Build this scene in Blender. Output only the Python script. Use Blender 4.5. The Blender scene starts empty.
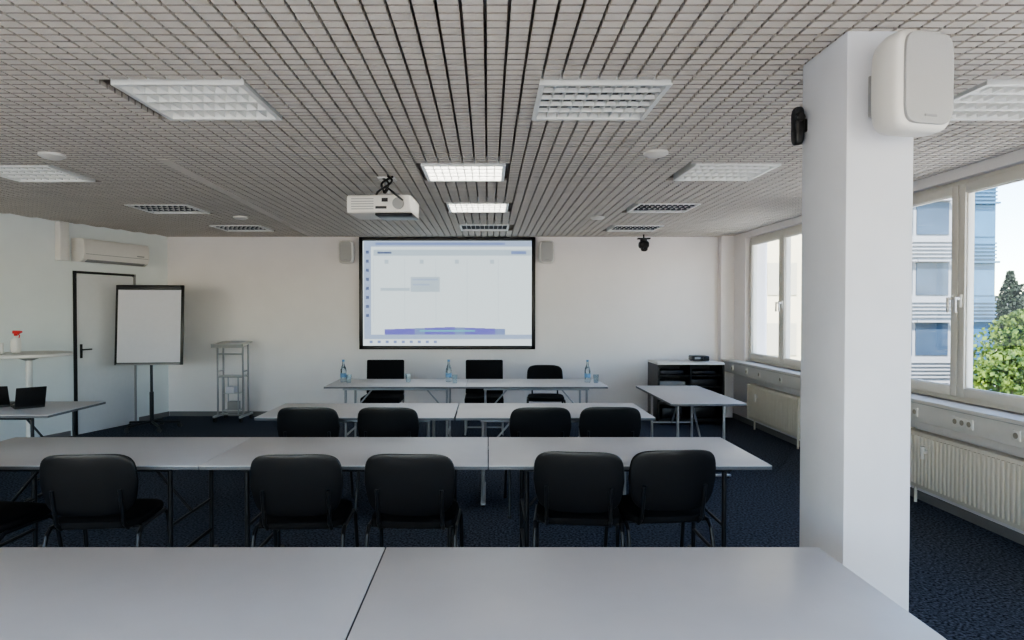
import bpy, bmesh, math, random
from mathutils import Vector, Matrix, Euler
random.seed(4)
sc=bpy.context.scene
EXP=2.55
def lin(c):
    c=c/255.0
    return c/12.92 if c<=0.04045 else ((c+0.055)/1.055)**2.4
def col(r,g,b): return (lin(r),lin(g),lin(b),1)
def mat(name,rgb,rough=0.5,metal=0.0,noise=0.0,nscale=20,emit=0,bump=0,spec=0.5,rgb2=None,trans=0):
    m=bpy.data.materials.new(name); m.use_nodes=True
    nt=m.node_tree; b=nt.nodes['Principled BSDF']
    c=col(*rgb)
    b.inputs['Base Color'].default_value=c
    b.inputs['Roughness'].default_value=rough
    b.inputs['Metallic'].default_value=metal
    b.inputs['Specular IOR Level'].default_value=spec
    if trans: b.inputs['Transmission Weight'].default_value=trans
    if noise>0 or rgb2 or bump:
        tc=nt.nodes.new('ShaderNodeTexCoord')
        n=nt.nodes.new('ShaderNodeTexNoise'); n.inputs['Scale'].default_value=nscale; n.inputs['Detail'].default_value=5
        nt.links.new(tc.outputs['Object'],n.inputs['Vector'])
        r=nt.nodes.new('ShaderNodeValToRGB')
        r.color_ramp.elements[0].position=0.35; r.color_ramp.elements[1].position=0.65
        c2=col(*rgb2) if rgb2 else tuple(min(1,x*(1+noise)) for x in c[:3])+(1,)
        c1=c if rgb2 else tuple(x*(1-noise) for x in c[:3])+(1,)
        r.color_ramp.elements[0].color=c1; r.color_ramp.elements[1].color=c2
        nt.links.new(n.outputs['Fac'],r.inputs['Fac']); nt.links.new(r.outputs['Color'],b.inputs['Base Color'])
        if bump:
            bm=nt.nodes.new('ShaderNodeBump'); bm.inputs['Strength'].default_value=bump; bm.inputs['Distance'].default_value=0.01
            nt.links.new(n.outputs['Fac'],bm.inputs['Height']); nt.links.new(bm.outputs['Normal'],b.inputs['Normal'])
    if emit:
        b.inputs['Emission Color'].default_value=c; b.inputs['Emission Strength'].default_value=emit
    return m
M={}
M['wall']=mat('wall_paint',(236,231,230),0.85,noise=0.012,nscale=3)
M['wallL']=mat('wall_paint_cool',(232,237,236),0.85,noise=0.012,nscale=3)  # wall paint tinted cool: bluish light on the left wall put into the colour
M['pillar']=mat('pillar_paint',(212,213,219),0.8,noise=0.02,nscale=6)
M['carpet']=mat('carpet',(24,29,38),0.95,rgb2=(92,100,116),nscale=60,bump=0.4,spec=0.1)
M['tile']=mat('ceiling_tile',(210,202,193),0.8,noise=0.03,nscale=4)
M['tside']=mat('ceiling_tile_side',(150,142,134),0.8,noise=0.03,nscale=4)  # tile colour darkened: shade of the cross gaps painted on the side faces
M['back']=mat('ceiling_backing',(158,150,142),0.9,noise=0.02)
M['table']=mat('tabletop_laminate',(198,197,201),0.38,noise=0.012,nscale=8,spec=0.4)
M['tedge']=mat('table_edge',(92,94,98),0.5,noise=0.02)
M['chrome']=mat('chrome_tube',(170,172,176),0.3,metal=.7,noise=0.01)
M['dkmetal']=mat('dark_tube',(46,48,52),0.35,metal=0.6,noise=0.01)
M['black']=mat('black_plastic',(15,16,19),0.38,noise=0.05)
M['fabric']=mat('black_fabric',(12,13,17),0.8,noise=0.15,nscale=200,bump=0.1,spec=0.25)
M['white']=mat('white_plastic',(222,219,214),0.45,noise=0.01)
M['grey']=mat('grey_plastic',(150,150,150),0.5,noise=0.01)
M['lgrey']=mat('light_grey_metal',(190,190,190),0.4,noise=0.01,metal=.2)
M['grille']=mat('speaker_grille',(172,171,170),0.6,noise=0.03,nscale=300)
M['frame']=mat('window_frame',(215,210,200),0.5,noise=0.01)
M['rad']=mat('radiator_enamel',(218,211,196),0.5,noise=0.01)
M['radd']=mat('radiator_groove',(150,143,130),0.6,noise=0.01)
M['door']=mat('door_leaf',(216,217,218),0.6,noise=0.01)
M['louvre']=mat('louvre_metal',(235,235,232),0.35,metal=0.15,noise=0.01)
M['tray']=mat('lamp_tray',(215,215,212),0.4,noise=0.01,emit=0.10)
M['tray_mid']=mat('lamp_tray_mirror',(96,100,106),0.3,noise=0.01,metal=.4)
M['tray_dk']=mat('lamp_tray_dark',(60,64,72),0.4,noise=0.01)
M['lit']=mat('tube_lit',(255,252,245),0.4,emit=1.7)
M['red']=mat('red_plastic',(200,30,30),0.4,noise=0.02)
M['paper']=mat('flipchart_paper',(214,213,220),0.7,noise=0.01)
M['base']=mat('baseboard_grey',(120,118,118),0.6,noise=0.02)
M['track']=mat('ceiling_track',(214,206,197),0.7,noise=0.02)
M['lino']=mat('light_linoleum',(225,220,210),0.6,noise=0.02)  # pale floor behind the camera, added to bounce sunlight up to the ceiling
M['glass']=mat('bottle_glass',(225,238,244),0.05,trans=0.95,noise=0.005)
M['label']=mat('bottle_label',(110,150,185),0.5,noise=0.02)
m=bpy.data.materials.new('window_glass'); m.use_nodes=True; nt=m.node_tree; nt.nodes.clear()
o=nt.nodes.new('ShaderNodeOutputMaterial'); mx=nt.nodes.new('ShaderNodeMixShader'); t=nt.nodes.new('ShaderNodeBsdfTransparent'); g=nt.nodes.new('ShaderNodeBsdfGlossy')
g.inputs['Roughness'].default_value=0.02; mx.inputs[0].default_value=0.05
nt.links.new(t.outputs[0],mx.inputs[1]); nt.links.new(g.outputs[0],mx.inputs[2]); nt.links.new(mx.outputs[0],o.inputs[0]); M['pane']=m
def smat(n,rgb,e=1.15/2**EXP):
    mm=mat(n,rgb,0.6,emit=e); mm.node_tree.nodes['Principled BSDF'].inputs['Base Color'].default_value=(0.05,0.05,0.05,1)
    return mm
M['s_bg']=smat('projected_white',(220,234,238)); M['s_bar']=smat('projected_bar',(120,140,185)); M['s_side']=smat('projected_side',(158,176,204))
M['s_line']=smat('projected_line',(180,198,208)); M['s_pur']=smat('projected_purple',(105,102,190)); M['s_teal']=smat('projected_teal',(100,180,195)); M['s_txt']=smat('projected_text',(90,105,140))

class B:
    def __init__(s): s.bm=bmesh.new(); s.mats=[]
    def mi(s,k):
        mm=M[k]
        if mm not in s.mats: s.mats.append(mm)
        return s.mats.index(mm)
    def box(s,c,d,k,rot=(0,0,0),bevel=0,seg=2):
        t=bmesh.new()
        bmesh.ops.create_cube(t,size=1)
        for v in t.verts: v.co=Vector((v.co.x*d[0],v.co.y*d[1],v.co.z*d[2]))
        if bevel: bmesh.ops.bevel(t,geom=t.edges[:],offset=bevel,segments=seg,profile=0.5,affect='EDGES')
        R=Matrix.Translation(c)@Euler(rot).to_matrix().to_4x4()
        t.transform(R); s.merge(t,k)
    def b2(s,x0,x1,y0,y1,z0,z1,k,bevel=0):
        s.box(((x0+x1)/2,(y0+y1)/2,(z0+z1)/2),(abs(x1-x0),abs(y1-y0),abs(z1-z0)),k,bevel=bevel)
    def merge(s,t,k):
        i=s.mi(k); vm={}
        for v in t.verts: vm[v]=s.bm.verts.new(v.co)
        for f in t.faces:
            try:
                nf=s.bm.faces.new([vm[v] for v in f.verts]); nf.material_index=i; nf.smooth=True
            except ValueError: pass
        t.free()
    def cyl(s,p1,p2,r,k,seg=12,r2=None):
        p1=Vector(p1);p2=Vector(p2);d=p2-p1
        t=bmesh.new()
        bmesh.ops.create_cone(t,cap_ends=True,segments=seg,radius1=r,radius2=r if r2 is None else r2,depth=d.length)
        q=Vector((0,0,1)).rotation_difference(d.normalized())
        t.transform(Matrix.Translation((p1+p2)/2)@q.to_matrix().to_4x4()); s.merge(t,k)
    def ball(s,c,r,k,sc=(1,1,1),sub=2,jit=0):
        t=bmesh.new(); bmesh.ops.create_icosphere(t,subdivisions=sub,radius=r)
        for v in t.verts:
            j=1+random.uniform(-jit,jit)
            v.co=Vector((v.co.x*sc[0]*j,v.co.y*sc[1]*j,v.co.z*sc[2]*j))+Vector(c)
        s.merge(t,k)
    def tube(s,pts,r,k,seg=10):
        for a,b in zip(pts[:-1],pts[1:]): s.cyl(a,b,r,k,seg)
        for p in pts[1:-1]: s.ball(p,r,k,sub=1)
    def lathe(s,prof,c,k,seg=24):
        t=bmesh.new(); rings=[]
        for r,z in prof:
            rings.append([t.verts.new((c[0]+r*math.cos(a*2*math.pi/seg),c[1]+r*math.sin(a*2*math.pi/seg),c[2]+z)) for a in range(seg)])
        for a,b in zip(rings[:-1],rings[1:]):
            for i in range(seg): t.faces.new((a[i],a[(i+1)%seg],b[(i+1)%seg],b[i]))
        t.faces.new(rings[0][::-1]); t.faces.new(rings[-1]); s.merge(t,k)
    def sell(s,c,d,e1,e2,k,fn=None,nu=40,nv=12,rot=None):
        t=bmesh.new(); sp=lambda w,e: math.copysign(abs(w)**e,w)
        rings=[]
        for j in range(1,nv):
            v=-math.pi/2+math.pi*j/nv
            rings.append([Vector((d[0]*sp(math.cos(v),e1)*sp(math.cos(u),e2), d[1]*sp(math.sin(v),e1), d[2]*sp(math.cos(v),e1)*sp(math.sin(u),e2))) for u in [2*math.pi*i/nu for i in range(nu)]])
        R=[[t.verts.new(p) for p in r] for r in rings]
        for a,b in zip(R[:-1],R[1:]):
            for i in range(nu): t.faces.new((a[i],b[i],b[(i+1)%nu],a[(i+1)%nu]))
        t.faces.new(R[0]); t.faces.new(R[-1][::-1])
        for v in t.verts:
            if fn: v.co=fn(v.co)
        if rot: t.transform(Euler(rot).to_matrix().to_4x4())
        t.transform(Matrix.Translation(c)); s.merge(t,k)
    def mesh(s,name):
        bmesh.ops.recalc_face_normals(s.bm,faces=s.bm.faces[:])
        me=bpy.data.meshes.new(name); s.bm.to_mesh(me); s.bm.free()
        for mm in s.mats: me.materials.append(mm)
        me.set_sharp_from_angle(angle=math.radians(38))
        return me
    def make(s,name,loc=(0,0,0),rz=0):
        return inst(s.mesh(name),name,loc,rz)
def inst(me,name,loc=(0,0,0),rz=0):
    o=bpy.data.objects.new(name,me); sc.collection.objects.link(o)
    o.location=loc; o.rotation_euler=(0,0,rz); return o

H=2.70; YB=9.64; Y0=-2.6; XR=3.65
lx=lambda y: -4.82-0.31*(YB-y)
def portal(loc,rot,sx,sy):
    L=bpy.data.lights.new('window_portal','AREA'); L.shape='RECTANGLE'; L.size=sx; L.size_y=sy; L.cycles.is_portal=True
    o=bpy.data.objects.new('window_portal',L); sc.collection.objects.link(o); o.location=loc; o.rotation_euler=rot
# ---------- shell
b=B(); b.b2(-9,4.2,.4,YB+.2,-.15,0,'carpet'); b.b2(-9,4.2,Y0-.2,.4,-.15,0,'lino'); b.make('floor')  # rear strip of floor is an added, unseen light reflector
b=B(); b.b2(-5.2,4.2,YB,YB+.2,0,H+.1,'wall'); b.make('wall_back')
b=B(); b.b2(-9,4.2,Y0-.2,Y0,0,.3,'wall'); b.b2(-9,4.2,Y0-.2,Y0,2.6,H+.1,'wall')
RW=[(-8.2,-5.6),(-5.2,-2.6),(-2.2,.4),(.8,3.4)]  # unseen rear windows, added to let more daylight into the room
ex=[-9]+[e for u in RW for e in u]+[4.2]
for i in range(0,len(ex),2): b.b2(ex[i],ex[i+1],Y0-.2,Y0,.3,2.6,'wall')
b.make('wall_rear')
for n,(xa,xb) in enumerate(RW):
    b=B()
    for x in (xa,(xa+xb)/2-.03,xb-.06): b.b2(x,x+.06,Y0-.13,Y0-.07,.3,2.6,'frame',.004)
    b.b2(xa,xb,Y0-.13,Y0-.07,.3,.36,'frame'); b.b2(xa,xb,Y0-.13,Y0-.07,2.54,2.6,'frame'); b.b2(xa,xb,Y0-.102,Y0-.098,.36,2.54,'pane')
    b.make('window_%d'%(n+5)); portal(((xa+xb)/2,Y0-.22,1.45),(math.radians(90),0,0),xb-xa,2.3)
angL=math.atan(0.31); LL=(YB-Y0)/math.cos(angL)
b=B(); b.b2(-.2,0,-LL-.2,.05,0,H+.1,'wallL'); wl=b.make('wall_left',(-4.82,YB,0),-angL)
b=B(); b.b2(0,.012,-.55,-.0,0,.07,'base'); b.b2(0,.012,-LL+.2,-1.62,0,.07,'base'); b.make('baseboard_left',(-4.82,YB,0),-angL)
b=B(); b.b2(-4.8,3.46,YB-.012,YB,0,.07,'base'); b.make('baseboard_back')
ZS=.88; ZT=2.62
units=[(9.09,7.05),(6.06,4.02),(3.03,.99),(0,-2.04)]
b=B()
b.b2(XR,XR+.28,Y0,YB,0,ZS,'wall'); b.b2(XR,XR+.28,Y0,YB,ZT,H+.1,'wall')
edges=[YB]+[e for u in units for e in u]+[Y0]
for i in range(0,len(edges),2): b.b2(XR,XR+.28,edges[i+1],edges[i],ZS,ZT,'wall')
b.make('wall_right')
b=B(); b.b2(3.46,3.65,9.5,YB,0,H,'wall'); b.make('trim_corner_pilaster')
b=B(); b.b2(XR-.013,XR,Y0,YB-.15,0,.07,'base'); b.make('baseboard_right')
for n,(ya,yb) in enumerate(units):
    b=B(); xm=3.73; ym=(ya+yb)/2
    def fr(y1,y2,z0,z1,wd,xa,xb):
        b.b2(xa,xb,y1,y1+wd,z0,z1,'frame',.004); b.b2(xa,xb,y2-wd,y2,z0,z1,'frame',.004)
        b.b2(xa,xb,y1+wd,y2-wd,z0,z0+wd,'frame',.004); b.b2(xa,xb,y1+wd,y2-wd,z1-wd,z1,'frame',.004)
    fr(yb,ya,ZS,ZT,.05,xm-.01,xm+.07)
    b.b2(xm+.0,xm+.07,ym-.03,ym+.03,ZS,ZT,'frame')
    for (p,q) in ((ym+.003,ya-.04),(yb+.04,ym-.003)):
        fr(p,q,ZS+.04,ZT-.04,.07,xm-.035,xm+.03)
        fr(p+.07,q-.07,ZS+.11,ZT-.11,.008,xm-.02,xm+.01)
        b.b2(xm-.004,xm+.004,p+.07,q-.07,ZS+.11,ZT-.11,'pane')
    for yy in (ym+.04,ym-.04):
        b.b2(xm-.05,xm-.035,yy-.014,yy+.014,1.62,1.72,'white',.003)
        b.b2(xm-.08,xm-.05,yy-.01,yy+.01,1.68,1.70,'white'); b.b2(xm-.09,xm-.075,yy-.011,yy+.011,1.58,1.70,'white',.003)
    b.make('window_%d'%(n+1))
    portal((3.95,ym,(ZS+ZT)/2),(0,math.radians(90),0),ZT-ZS,ya-yb)
b=B(); b.b2(3.46,3.70,Y0,9.5,.85,.88,'white',.004); b.make('trim_window_sill')
b=B(); b.b2(3.48,XR,Y0,9.5,.70,.848,'white',.004)
b.b2(3.474,3.482,Y0,9.5,.845,.85,'grey')
for yy in (9.1,8.6,8.2,7.6,5.3,5.2,4.75,4.68,4.61,4.2):
    b.b2(3.472,3.482,yy-.035,yy+.035,.735,.81,'white',.004)
    b.cyl((3.470,yy,.772),(3.474,yy,.772),.02,'radd',16)
b.make('trim_cable_channel')
def radiator(y0,y1):
    b=B(); z0,z1=.14,.60; b.b2(3.53,3.62,y0,y1,z0,z1,'rad',.006)
    n=int((y1-y0)/.042)
    for i in range(n):
        y=y0+(i+.5)*(y1-y0)/n
        b.b2(3.520,3.535,y-.014,y+.014,z0+.03,z1-.03,'rad',.004)
    b.b2(3.51,3.63,y0-.008,y0,z0,z1+.005,'rad'); b.b2(3.51,3.63,y1,y1+.008,z0,z1+.005,'rad')
    b.cyl((3.50,y1-.28,.50),(3.50,y1-.28,.40),.016,'white'); b.cyl((3.5,y1-.28,.46),(3.53,y1-.28,.46),.02,'white')
    for y in (y0+.1,y1-.1): b.tube([(3.57,y,z0),(3.57,y,.0)],.012,'rad')
    b.make('radiator')
radiator(7.25,8.65); radiator(3.7,5.42); radiator(.6,2.4)

# ---------- ceiling lamps
lamps=[(-1.83,3.12,0),(.25,3.12,3),(-4.0,4.9,0),(-.51,4.87,1),(-.43,6.60,1),(1.57,4.85,0),(1.56,6.63,2),(-3.8,6.7,2),(-3.63,8.35,2),(-.37,8.28,2),(1.65,8.35,2),(2.42,3.12,0),(-1.83,.6,0),(.25,.6,0)]
LW,LD=.645,.587
b=B(); b.b2(-9,4.2,Y0-.2,YB+.2,2.765,2.9,'back')
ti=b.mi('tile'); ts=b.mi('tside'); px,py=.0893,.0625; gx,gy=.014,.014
nx=int((XR+8.6)/px); ny=int((YB-Y0)/py)
bm=b.bm
for i in range(nx):
    x1=XR-i*px-gx/2; x0=x1-px+gx
    for j in range(ny):
        y1=YB-j*py-gy/2; y0=y1-py+gy
        if x0<lx(y0): continue
        xc=(x0+x1)/2; yc=(y0+y1)/2
        if any(l[0]-.03<xc<l[0]+LW+.03 and l[1]-.02<yc<l[1]+LD+.02 for l in lamps): continue
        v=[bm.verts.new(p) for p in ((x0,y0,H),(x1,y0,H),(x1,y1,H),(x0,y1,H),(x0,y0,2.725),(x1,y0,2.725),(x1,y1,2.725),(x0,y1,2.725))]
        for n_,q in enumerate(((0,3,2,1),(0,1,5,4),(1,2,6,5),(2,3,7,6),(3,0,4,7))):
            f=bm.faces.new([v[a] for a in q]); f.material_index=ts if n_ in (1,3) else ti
me=b.mesh('ceiling'); inst(me,'ceiling')
b=B(); b.box((0,0,0),(.09,4.9,.008),'track'); b.make('trim_ceiling_track',(-2.50,7.13,2.697),math.radians(3))
for (x,y,mode) in lamps:
    b=B(); x1=x+LW; y1=y+LD; f_=.025
    tk={0:'tray',1:'lit',2:'tray_dk',3:'tray_mid'}[mode]
    b.b2(x+.012,x1-.012,y+.012,y1-.012,2.755,2.762,tk)
    for q in ((x,x+f_,y,y1),(x1-f_,x1,y,y1),(x+f_,x1-f_,y,y+f_),(x+f_,x1-f_,y1-f_,y1)): b.b2(*q,2.692,2.765,'louvre')
    lk='louvre' if mode!=2 else 'tray_dk'
    nl=4 if mode!=3 else 5
    for i in range(1,nl):
        yy=y+f_+(LD-2*f_)*i/nl
        if mode==3: b.b2(x+f_,x1-f_,yy-.006,yy+.006,2.70,2.722,lk)
        else: b.b2(x+f_,x1-f_,yy-.010,yy+.010,2.70,2.75,lk)
    for i in range(1,10):
        xx=x+f_+(LW-2*f_)*i/10; b.b2(xx-.003,xx+.003,y+f_,y1-f_,2.702,2.745,'louvre')
    b.make('ceiling_light_louvre')
for (x,y) in ((-3.08,4.54),(1.17,4.48),(-2.92,7.57),(1.29,7.57)):
    b=B(); b.lathe([(.085,0),(.085,-.015),(.06,-.03),(.02,-.035)],(0,0,0),'white'); b.make('smoke_detector',(x,y,2.70))
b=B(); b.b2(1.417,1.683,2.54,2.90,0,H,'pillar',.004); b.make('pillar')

# ---------- projection screen
b=B(); x0,x1,z0,z1=-1.93,.708,1.01,2.69; yf=YB-.05; w=.055
b.b2(x0+.02,x1-.02,yf+.01,YB-.002,z0+.02,z1-.02,'s_bg')
b.b2(x0,x0+w,yf-.01,YB-.002,z0,z1,'black',.004); b.b2(x1-w,x1,yf-.01,YB-.002,z0,z1,'black',.004)
b.b2(x0,x1,yf-.01,YB-.002,z0,z0+w,'black',.004); b.b2(x0,x1,yf-.01,YB-.002,z1-w,z1,'black',.004)
def pix(p): return (p-488)/66.4
def piz(p): return 1.6+(310-p)/66.4
def sq(a,c,e,d,k,l=1): b.b2(pix(a),pix(e),yf+.01-.001*l,yf+.011,piz(d),piz(c),k)
sq(364.5,241.5,531.5,247,'s_side'); sq(376,243,505,245.3,'s_bar',2); sq(364.5,247,371.5,335,'s_side'); 
for k in range(8): sq(366.5,251+k*9,369.5,254+k*9,'s_txt',2)
sq(374,250,531,256,'s_line',1); sq(511,251.5,526,254.5,'s_bar',2); sq(378,252,392,254,'s_txt',2)
for k in range(5): sq(374+k*31,259,374.3+k*31,322,'s_line')
for k in range(4): sq(385+k*35,260,389+k*35,264,'s_line',2)
sq(411,277,440,292,'s_line',2); sq(413,279,438,280.5,'s_side',3); sq(381,288,410,291,'s_line',2); sq(413,284,430,285.5,'s_side',3)
for k in range(12):
    sq(385+k*10,327+.35*abs(k-6),395+k*10,335,'s_pur' if k%4<3 else 's_bar',2)
sq(420,330,475,331.5,'s_teal',3); sq(364.5,334.5,531.5,339,'s_side',3)
for k in range(9): sq(370+k*8,340.5,373+k*8,343,'s_bar',3)
b.make('projection_screen')

def speaker(w,h,d):
    b=B()
    b.sell((0,0,0),(w/2,d/2,h/2),.35,.4,'white',fn=lambda p:Vector((p.x*(1-.18*max(0,p.y/(d/2))),p.y,p.z*(1-.10*max(0,p.y/(d/2))))),nu=56,nv=18)
    b.sell((0,-d/2+.004,0),(w/2-.022,.012,h/2-.022),.3,.35,'grille',nu=56)
    b.box((0,-d/2-.008,-h/2+.05),(.05,.004,.008),'grey')
    return b
for x in (-2.1,.87):
    b=speaker(.22,.34,.17); b.b2(-.03,.03,.06,.105,-.05,.05,'grey'); b.make('wall_speaker',(x,YB-.11,2.46))
b=speaker(.25,.37,.17); b.box((-.02,.11,0),(.05,.07,.16),'grey',rot=(0,0,.3),bevel=.005); b.make('pillar_speaker',(1.56,2.385,2.43),math.radians(12))
b=B(); b.box((0,0,0),(.035,.06,.06),'black',bevel=.008); b.sell((-.02,-.01,0),(.022,.03,.085),.5,.5,'black'); b.cyl((-.025,-.03,.03),(-.025,-.055,.03),.018,'black'); b.make('security_camera',(1.402,2.88,2.42))
b=B(); b.cyl((0,0,.08),(0,0,.03),.05,'black',20); b.sell((0,0,-.02),(.075,.07,.06),.7,.7,'black'); b.sell((0,-.03,-.075),(.05,.05,.045),.8,.8,'black'); b.cyl((0,-.08,-.075),(0,-.09,-.075),.025,'dkmetal',16)
b.b2(-.09,.09,-.05,.05,.06,.08,'black',.005); b.cyl((0,0,.08),(0,0,.13),.012,'black'); b.make('ptz_camera',(2.27,9.35,2.57))

# ---------- projector
b=B(); b.box((0,0,0),(.52,.40,.145),'white',bevel=.02,seg=3)
b.cyl((.16,-.2,-.0),(.16,-.225,-.0),.045,'grey',24); b.cyl((.16,.2,-.0),(.16,.24,-.0),.055,'black',24)
for i in range(5): b.box((-.13,-.201,-.04+i*.02),(.18,.004,.006),'grey')
b.box((.05,-.203,.03),(.05,.004,.03),'black'); b.box((.02,-.203,-.03),(.09,.004,.02),'dkmetal')
b.box((.03,0,.09),(.24,.22,.02),'grey',bevel=.004); b.cyl((.03,0,.09),(.03,0,.24),.022,'chrome'); b.box((.03,0,.235),(.14,.14,.015),'white')
b.box((.12,-.05,-.082),(.3,.3,.02),'dkmetal',bevel=.008)
for dx,dy,s2 in ((-.04,-.05,1),(.06,-.07,-1),(.02,-.09,1)):
    pts=[(.03+dx*math.cos(t)*1.0+.05*s2*math.sin(t*1.7),dy-.05*math.sin(t),.24-.17*t/3) for t in [i*.3 for i in range(11)]]
    b.tube(pts,.009,'black',6)
b.tube([(.03,-.1,.1),(.08,-.2,.12),(.15,-.23,.06),(.2,-.22,.02)],.008,'black',6)
b.make('ceiling_projector',(-.86,5.3,2.445),math.radians(-3))

def onleft(b,name,y,z=0):
    t=(YB-y)/math.cos(angL)
    d=Vector((-math.sin(angL),-math.cos(angL),0))
    p=Vector((-4.82,YB,0))+d*t
    return b.make(name,(p.x,p.y,z),-angL)
b=B(); L=1.02
t=bmesh.new()
prof=[(0,-.14),(.13,-.15),(.19,-.12),(.215,-.05),(.215,.10),(.19,.14),(.14,.15),(0,.15)]
R=[[t.verts.new((x,s*L/2,z)) for x,z in prof] for s in (-1,1)]
for i in range(len(prof)): t.faces.new((R[0][i],R[0][(i+1)%8],R[1][(i+1)%8],R[1][i]))
t.faces.new(R[0]); t.faces.new(R[1][::-1]); b.merge(t,'white')
b.box((.172,0,-.132),(.05,L-.12,.012),'grey',rot=(0,-.5,0)); b.b2(.214,.218,-L/2+.02,L/2-.02,-.052,-.046,'grey'); b.b2(.214,.218,.3,.42,-.03,-.015,'grey')
onleft(b,'air_conditioner',8.62,2.36)
b=B(); b.b2(0,.09,-.06,.06,-.24,.24,'white',.004); onleft(b,'ac_conduit_box',7.98,2.455)
b=B(); dw=.95
b.b2(0,.018,-dw/2+.03,dw/2-.03,.005,2.06,'door',.002)
b.b2(0,.03,-dw/2,-dw/2+.03,0,2.10,'black'); b.b2(0,.03,dw/2-.03,dw/2,0,2.10,'grey'); b.b2(0,.03,-dw/2,dw/2,2.07,2.10,'black')
b.b2(.018,.026,-dw/2+.075,-dw/2+.11,.98,1.16,'black',.003); b.cyl((.02,-dw/2+.092,1.09),(.07,-dw/2+.092,1.09),.009,'black'); b.cyl((.065,-dw/2+.085,1.09),(.065,-dw/2+.21,1.09),.009,'black')
onleft(b,'door_1',8.60)

# ---------- tables
def table_mesh(w=1.6,d=.8,leg='chrome'):
    b=B(); z=.74
    b.box((0,0,z-.0135),(w-.003,d-.003,.021),'tedge',bevel=.003); b.box((0,0,z-.0025),(w-.0035,d-.004,.005),'table',bevel=.001)
    for s in (-1,1):
        x=s*(w/2-.22)
        for y in (-d/2+.13,d/2-.13):
            b.cyl((x,y,z-.03),(x,y,.03),.014,leg)
        b.cyl((x,-d/2+.1,z-.035),(x,d/2-.1,z-.035),.012,leg)
        b.cyl((x,-d/2+.13,.16),(x,d/2-.13,.16),.011,leg)
        b.box((x,0,.022),(.04,d-.12,.02),leg,bevel=.008)
        for y in (-d/2+.09,d/2-.09): b.cyl((x,y,0),(x,y,.014),.018,'black')
        b.cyl((x,0,.36),(x-s*.3,0,z-.03),.009,leg); b.cyl((x,-d/2+.13,.36),(x,d/2-.13,.36),.009,leg)
    b.cyl((-w/2+.2,-d/2+.08,z-.04),(w/2-.2,-d/2+.08,z-.04),.012,leg)
    b.cyl((-w/2+.2,d/2-.08,z-.04),(w/2-.2,d/2-.08,z-.04),.012,leg)
    return b.mesh('folding_table')
T=table_mesh(); TD=table_mesh(leg='dkmetal')
for x,y,m_ in ((-1.172,1.91,T),(-2.4,3.92,TD),(-.8,3.92,TD),(-1.07,5.5,T),(.54,5.5,T),(-1.05,7.58,T),(.55,7.58,T),(-4.40,5.62,TD)):
    inst(m_,'folding_table',(x,y,0))
inst(table_mesh(1.57),'folding_table',(.415,1.91,0)); inst(table_mesh(1.57,leg='dkmetal'),'folding_table',(.787,3.92,0))
T2=table_mesh(1.4,.7); inst(T2,'side_table',(2.03,6.57,0),math.radians(90))

# ---------- chairs
def chair_mesh():
    b=B()
    def fb(p):
        q=Vector(p); q.y+=-.0+.045*(1-(p.x/.24)**2)*-1+.02
        q.y+=-(p.z)*.16
        if p.z>0: q.x*=1-.03*p.z/.16
        else: q.x*=1-.10*(-p.z/.17)
        return q
    b.sell((0,-.20,.685),(.24,.022,.165),.45,.42,'fabric',fn=fb)
    b.sell((0,-.222,.685),(.243,.012,.169),.35,.42,'black',fn=fb)
    b.sell((0,.03,.455),(.235,.032,.215),.5,.45,'fabric',rot=(math.radians(90),0,0))
    b.box((0,.03,.43),(.36,.34,.02),'black',bevel=.008)
    for s in (-1,1):
        b.tube([(s*.245,-.27,0),(s*.235,-.17,.40),(s*.235,-.13,.43),(s*.235,.16,.43),(s*.237,.20,.40),(s*.245,.27,0)],.0115,'dkmetal')
        b.tube([(s*.17,.08,.425),(s*.17,-.15,.43),(s*.17,-.195,.47),(s*.17,-.235,.66)],.011,'dkmetal')
        b.cyl((s*.245,-.27,0),(s*.244,-.268,.02),.015,'black'); b.cyl((s*.245,.27,0),(s*.244,.268,.02),.015,'black')
    b.cyl((-.235,-.10,.425),(.235,-.10,.425),.010,'dkmetal'); b.cyl((-.235,.14,.425),(.235,.14,.425),.010,'dkmetal')
    return b.mesh('visitor_chair')
C=chair_mesh()
for x,y,r in ((-1.015,3.56,2),(-.405,3.57,-2),(.51,3.62,-7),(.98,3.66,6),(-2.12,3.56,5),(-2.75,3.5,-8),
              (-1.4,5.17,0),(-.77,5.17,-2),(.40,5.17,2),(.96,5.19,-2)):
    inst(C,'visitor_chair',(x,y,0),math.radians(r))
inst(C,'visitor_chair',(.76,8.42,0),math.radians(178))
b=B()
b.box((0,-.2,.70),(.50,.06,.46),'fabric',rot=(.08,0,0),bevel=.02,seg=3); b.box((0,.04,.44),(.50,.48,.09),'fabric',bevel=.025,seg=3)
for s in (-1,1): b.tube([(s*.24,-.2,.45),(s*.24,-.24,.012),(s*.24,.26,.012),(s*.24,.24,.42)],.012,'chrome')
b.cyl((-.24,-.24,.012),(.24,-.24,.012),.011,'chrome')
CB=b.mesh('conference_chair')
inst(CB,'conference_chair',(-1.38,8.40,0),math.radians(180)); inst(CB,'conference_chair',(-.05,8.40,0),math.radians(180))

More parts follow.
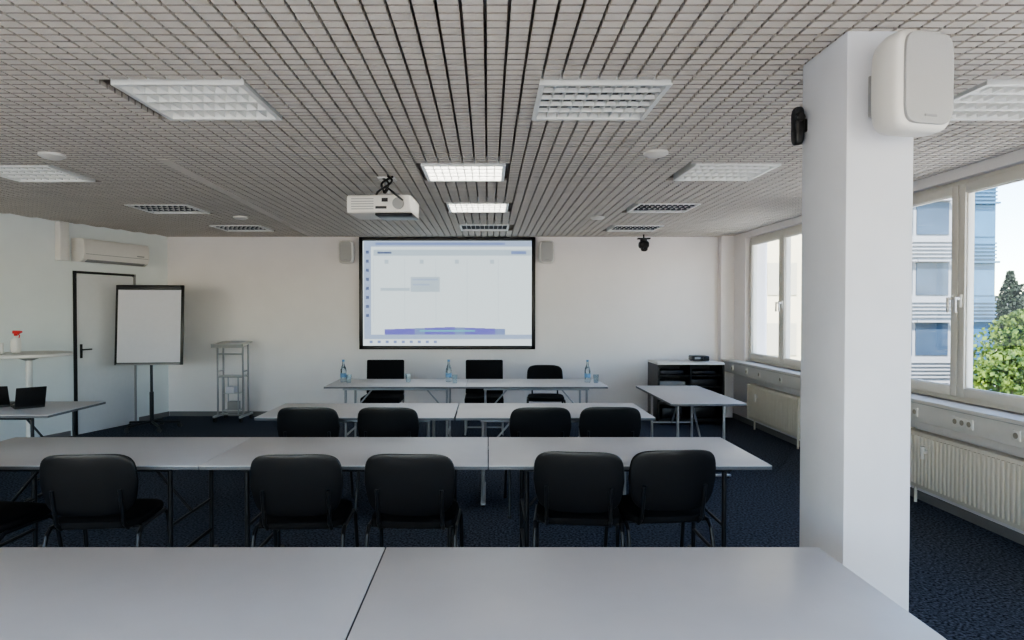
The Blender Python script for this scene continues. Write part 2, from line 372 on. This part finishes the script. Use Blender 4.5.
# ---------- bottles & glasses
b=B(); b.lathe([(.030,0),(.036,.005),(.036,.14),(.030,.17),(.014,.21),(.013,.245),(.013,.25)],(0,0,0),'glass',24); b.lathe([(.0365,.06),(.0367,.065),(.0367,.10),(.0365,.105)],(0,0,0),'label',24); b.cyl((0,0,.245),(0,0,.268),.0155,'label',16)
BM=b.mesh('water_bottle')
for x,y in ((-1.72,7.6),(-.47,7.62),(1.18,7.58)): inst(BM,'water_bottle',(x,y,.741))
b=B(); b.lathe([(.026,0),(.032,.10),(.030,.10),(.024,.006)],(0,0,0),'glass',20); GM=b.mesh('drinking_glass')
for x,y in ((-1.64,7.52),(-.95,7.6),(-.39,7.5),(1.27,7.52)): inst(GM,'drinking_glass',(x,y,.741))

# ---------- AV cabinet
b=B(); x0,x1,y0,y1=2.35,3.28,8.85,9.4
b.b2(x0,x1,y0,y1,.84,.87,'white',.004); b.b2(x0,x0+.03,y0+.01,y1,.05,.84,'black'); b.b2(x1-.03,x1,y0+.01,y1,.05,.84,'black'); b.b2(x0,x1,y1-.03,y1,.05,.84,'black'); b.b2(x0,x1,y0+.01,y1,.05,.09,'black')
b.b2(x0+.455,x0+.475,y0+.01,y1,.09,.84,'black')
for z in (.3,.52,.68): b.b2(x0+.03,x1-.03,y0+.03,y1-.03,z,z+.015,'black')
for (a,c,z,h,k) in ((.06,.42,.315,.1,'dkmetal'),(.06,.42,.54,.06,'grey'),(.5,.88,.535,.09,'dkmetal'),(.5,.85,.10,.14,'dkmetal'),(.07,.4,.70,.05,'dkmetal'),(.52,.85,.70,.04,'dkmetal'),(.1,.38,.1,.12,'dkmetal'),(.5,.87,.32,.12,'dkmetal')):
    b.b2(x0+a,x0+c,y0+.12,y1-.1,z,z+h,k,.004)
for x in (x0+.07,x1-.07):
    for y in (y0+.07,y1-.07): b.cyl((x,y-.012,.03),(x,y+.012,.03),.03,'black'); b.cyl((x,y,.03),(x,y,.06),.012,'grey')
b.make('av_rack_cabinet')
b=B(); b.box((0,0,.045),(.24,.2,.07),'black',bevel=.015); b.cyl((.05,-.1,.05),(.05,-.115,.05),.025,'dkmetal',16); b.box((-.05,-.101,.05),(.08,.004,.03),'grey'); b.cyl((-.09,.07,0),(-.09,.07,.02),.01,'black'); b.make('portable_projector',(3.0,9.1,.872))

# ---------- flipchart
b=B()
b.box((0,0,1.40),(.87,.025,1.07),'black',rot=(-.07,0,0),bevel=.008); b.box((.0,-.016,1.385),(.80,.01,.97),'paper',rot=(-.07,0,0))
b.box((0,.022,1.90),(.81,.06,.06),'black',rot=(-.07,0,0),bevel=.01); b.box((0,-.06,.88),(.80,.06,.02),'grey',bevel=.005)
b.cyl((0,.04,.10),(0,.04,1.3),.018,'dkmetal'); b.cyl((0,.04,.06),(0,.04,.5),.026,'dkmetal',16)
for i in range(5):
    a=math.radians(90+72*i); e=(.34*math.cos(a),.04+.34*math.sin(a),.075)
    b.cyl((0,.04,.10),e,.016,'dkmetal'); b.cyl((e[0],e[1]-.012,.03),(e[0],e[1]+.012,.03),.03,'black',16); b.cyl((e[0],e[1],.05),(e[0],e[1],.08),.01,'black')
b.make('flipchart_easel',(-4.52,8.55,0),math.radians(6))

# ---------- open wheeled metal lectern
b=B()
for s in (-1,1):
    b.box((s*.19,0,.08),(.035,.42,.03),'lgrey',bevel=.006)
    for y in (-.17,.17): b.cyl((s*.19-.012,y,.035),(s*.19+.012,y,.035),.035,'black',16); b.cyl((s*.19,y,.03),(s*.19,y,.08),.01,'chrome')
    for y in (-.09,.09): b.cyl((s*.185,y,.09),(s*.185,y,1.10),.013,'grey')
    b.cyl((s*.115,-.09,.09),(s*.115,-.09,.64),.010,'chrome'); b.cyl((s*.115,.09,.09),(s*.115,.09,.64),.010,'chrome')
    b.cyl((s*.185,-.09,.72),(s*.185,.09,.72),.010,'grey')
for z in (.10,.64): 
    for y in (-.09,.09): b.cyl((-.19,y,z),(.19,y,z),.010,'grey')
b.box((0,0,.155),(.24,.2,.010),'lgrey'); b.box((0,0,.65),(.37,.2,.010),'lgrey'); b.box((0,0,.40),(.23,.18,.008),'lgrey')
b.box((.01,-.0,.22),(.15,.1,.12),'grey',bevel=.004); b.box((-.02,0,.45),(.12,.12,.09),'paper',bevel=.004); b.cyl((-.185,-.09,.97),(.185,-.09,.97),.010,'grey')
b.box((0,-.02,1.11),(.46,.34,.018),'white',rot=(.14,0,0),bevel=.004); b.box((0,-.19,1.09),(.46,.012,.05),'grey'); b.box((.06,-.03,1.13),(.2,.2,.012),'paper',rot=(.14,0,0))
b.make('rolling_lectern',(-3.69,9.25,0),math.radians(-3))

# ---------- bistro table + spray bottle
b=B(); b.lathe([(.39,1.105),(.40,1.115),(.40,1.13),(.39,1.14)],(0,0,0),'white',48); b.cyl((0,0,.03),(0,0,1.11),.032,'white',20); b.lathe([(.25,0),(.25,.012),(.06,.03),(.04,.06)],(0,0,0),'white',40); b.lathe([(.04,1.06),(.14,1.10),(.14,1.106)],(0,0,0),'grey',30)
b.make('bistro_table',(-4.92,6.85,0))
b=B(); b.sell((0,0,.085),(.045,.033,.085),.4,.5,'white'); b.cyl((0,0,.16),(0,0,.19),.02,'white',16,.014); b.cyl((0,0,.185),(0,0,.21),.018,'red',16)
b.box((.01,0,.225),(.09,.028,.035),'red',bevel=.008); b.box((.06,0,.228),(.03,.02,.02),'red',bevel=.004); b.tube([(.03,0,.21),(.045,0,.19),(.04,0,.165)],.006,'red'); b.make('spray_bottle',(-5.02,6.8,1.14),math.radians(-10))
b=B(); b.lathe([(.03,0),(.033,.005),(.033,.11),(.03,.115)],(0,0,0),'white'); b.make('wipe_dispenser',(-5.13,6.72,1.14))

def laptop(name,x,y,r,w=.30):
    b=B(); b.box((0,0,.009),(w,.21,.016),'black',bevel=.004); b.box((0,.0,.018),(w-.04,.13,.003),'dkmetal')
    b.box((0,.14,.10),(w,.008,.20),'black',rot=(-.45,0,0),bevel=.003); b.make(name,(x,y,.741),math.radians(r))
laptop('laptop',-4.08,5.66,225,.22); laptop('laptop',-4.42,5.72,205,.27); laptop('laptop',-4.8,5.7,170)

# ---------- exterior
M['fac']=mat('facade_plaster',(180,172,146),0.8,noise=0.03); M['fac2']=mat('facade_grey',(120,123,126),0.7,noise=0.04)
M['fglass']=mat('facade_glass',(46,60,76),0.2,noise=0.2,nscale=.6); M['fglass2']=mat('facade_glass_blue',(50,84,110),0.2,noise=0.15,nscale=.6); M['fshade']=mat('facade_blind',(150,146,130),0.7,noise=0.04)
M['ground']=mat('street_ground',(190,188,180),0.9,noise=0.05,nscale=1)
M['leaf']=mat('leaf_green',(28,54,12),0.8,rgb2=(84,104,24),nscale=2.5); M['leaf2']=mat('leaf_dark',(14,26,16),0.8,rgb2=(30,46,26),nscale=3); M['trunk']=mat('trunk',(80,65,50),0.9,noise=0.1)
GZ=-5.0
b=B(); b.b2(-100,140,-80,140,GZ-.2,GZ,'ground'); b.make('street_ground')
b=B(); b.b2(-8.8,3.9,Y0-.1,YB+.1,GZ,-.16,'fac'); b.make('lower_storey')
def building(name,x0,x1,y0,y1,h,body,band,gl='fglass'):
    b=B(); b.b2(x0,x1,y0,y1,GZ,GZ+h,body)
    z=GZ+1
    while z<GZ+h-2:
        n=int((x1-x0)/1.6)
        for i in range(n):
            xa=x0+.3+i*(x1-x0-.3)/n
            g=gl if band else 'fshade'
            b.b2(xa,xa+(x1-x0)/n-.35,y0-.06,y0+.02,z,z+1.7,g)
            if band: b.b2(xa-.1,xa+(x1-x0)/n-.3,y0-.35,y0-.05,z+1.75,z+1.85,body)
        for j in range(5 if band else 0): b.b2(x0,x1,y0-.12,y0,z+2.0+j*.2,z+2.08+j*.2,body)
        n=int((y1-y0)/1.8)
        for i in range(n):
            ya=y0+.3+i*(y1-y0-.3)/n
            b.b2(x0-.06,x0+.02,ya,ya+(y1-y0)/n-.5,z,z+1.7,gl)
        z+=3.2
    b.make(name)
building('office_building_cream',9,18.5,34,50,18,'fac',False)
building('office_building_grey',20.5,24.6,34,44,20,'fac2',True)
building('office_building_glass',25.0,27.7,35,45,20,'fglass2',True,'fglass2')
building('office_building_far',50,85,85,100,8.5,'fac2',False)
def tree(name,x,y,h,r,leaf,cone=False):
    b=B(); b.cyl((0,0,0),(0,0,h*.7),.15,'trunk',8)
    bm=b.bm; li=b.mi(leaf)
    for i in range(3800):
        a=random.uniform(0,6.28); z=random.uniform(-.5,.5)
        rr=r*random.random()**.45*((.55-z) if cone else math.sqrt(max(.02,1-(z*2)**2))*(.8+.25*math.sin(a*3+z*7)))
        zz=(h*.55+z*h*.85) if cone else (h-r*.95+z*r*1.9)
        c=Vector((rr*math.cos(a),rr*math.sin(a),zz)); s=random.uniform(.07,.15)
        u=Vector((random.gauss(0,1),random.gauss(0,1),random.gauss(0,1))).normalized(); w_=u.orthogonal().normalized(); v_=u.cross(w_)
        f=bm.faces.new([bm.verts.new(c+w_*s),bm.verts.new(c+v_*s*.7),bm.verts.new(c-w_*s),bm.verts.new(c-v_*s*.7)]); f.material_index=li
    me=bpy.data.meshes.new(name); bm.to_mesh(me); bm.free()
    for mm in b.mats: me.materials.append(mm)
    inst(me,name,(x,y,GZ))
for x,y,h,r,l,c in ((23.6,28,6.6,2.0,'leaf',0),(26.5,30.5,6.4,2.2,'leaf',0),(20.4,25,5.0,1.8,'leaf',0),(29.4,32,6.0,2.0,'leaf',0),(22.2,24.5,4.2,1.8,'leaf',0),(31.8,39,9.2,2.4,'leaf2',1),(37,44,8.4,2.6,'leaf2',0),(42,48,8,2.8,'leaf2',0),(27,26,5.4,2.2,'leaf',0)):
    tree('street_tree',x,y,h,r,l,c)
M['carred']=mat('car_red',(150,24,24),0.3,noise=0.02)
b=B(); b.box((0,0,.62),(1.75,4.2,.6),'carred',bevel=.18,seg=3); b.box((0,-.1,1.12),(1.5,2.2,.55),'fglass',bevel=.22,seg=3); b.box((0,-.1,1.38),(1.3,1.6,.06),'carred',bevel=.02)
for sx in (-.85,.85):
    for sy in (-1.3,1.3): b.cyl((sx-.1,sy,.33),(sx+.1,sy,.33),.33,'black',20)
b.make('parked_car',(17.6,22.0,GZ),math.radians(60))

# ---------- light
w=bpy.data.worlds.new('World'); sc.world=w; w.use_nodes=True; nt=w.node_tree
sky=nt.nodes.new('ShaderNodeTexSky'); sky.sky_type='NISHITA'; sky.sun_disc=False; sky.sun_elevation=math.radians(50); sky.sun_rotation=math.radians(215); sky.air_density=1.0; sky.dust_density=.2; sky.ozone_density=2.0
bg=nt.nodes['Background']; nt.links.new(sky.outputs[0],bg.inputs[0]); bg.inputs[1].default_value=.18
S=bpy.data.lights.new('sun','SUN'); S.energy=4.2; S.angle=.01; S.color=(1,.96,.90)
o=bpy.data.objects.new('sun',S); sc.collection.objects.link(o)
o.rotation_euler=Vector((.30,.62,-.80)).to_track_quat('-Z','Y').to_euler()
# ---------- camera
cd=bpy.data.cameras.new('camera'); cam=bpy.data.objects.new('camera',cd); sc.collection.objects.link(cam)
cd.sensor_width=36; cd.lens=22.5; cd.shift_x=.0234; cam.location=(0,0,1.6); cam.rotation_euler=(math.radians(90-.895),0,0); cd.clip_start=.05; cd.clip_end=500
sc.camera=cam
sc.view_settings.view_transform='AgX'; sc.view_settings.look='AgX - Medium High Contrast'; sc.view_settings.exposure=EXP
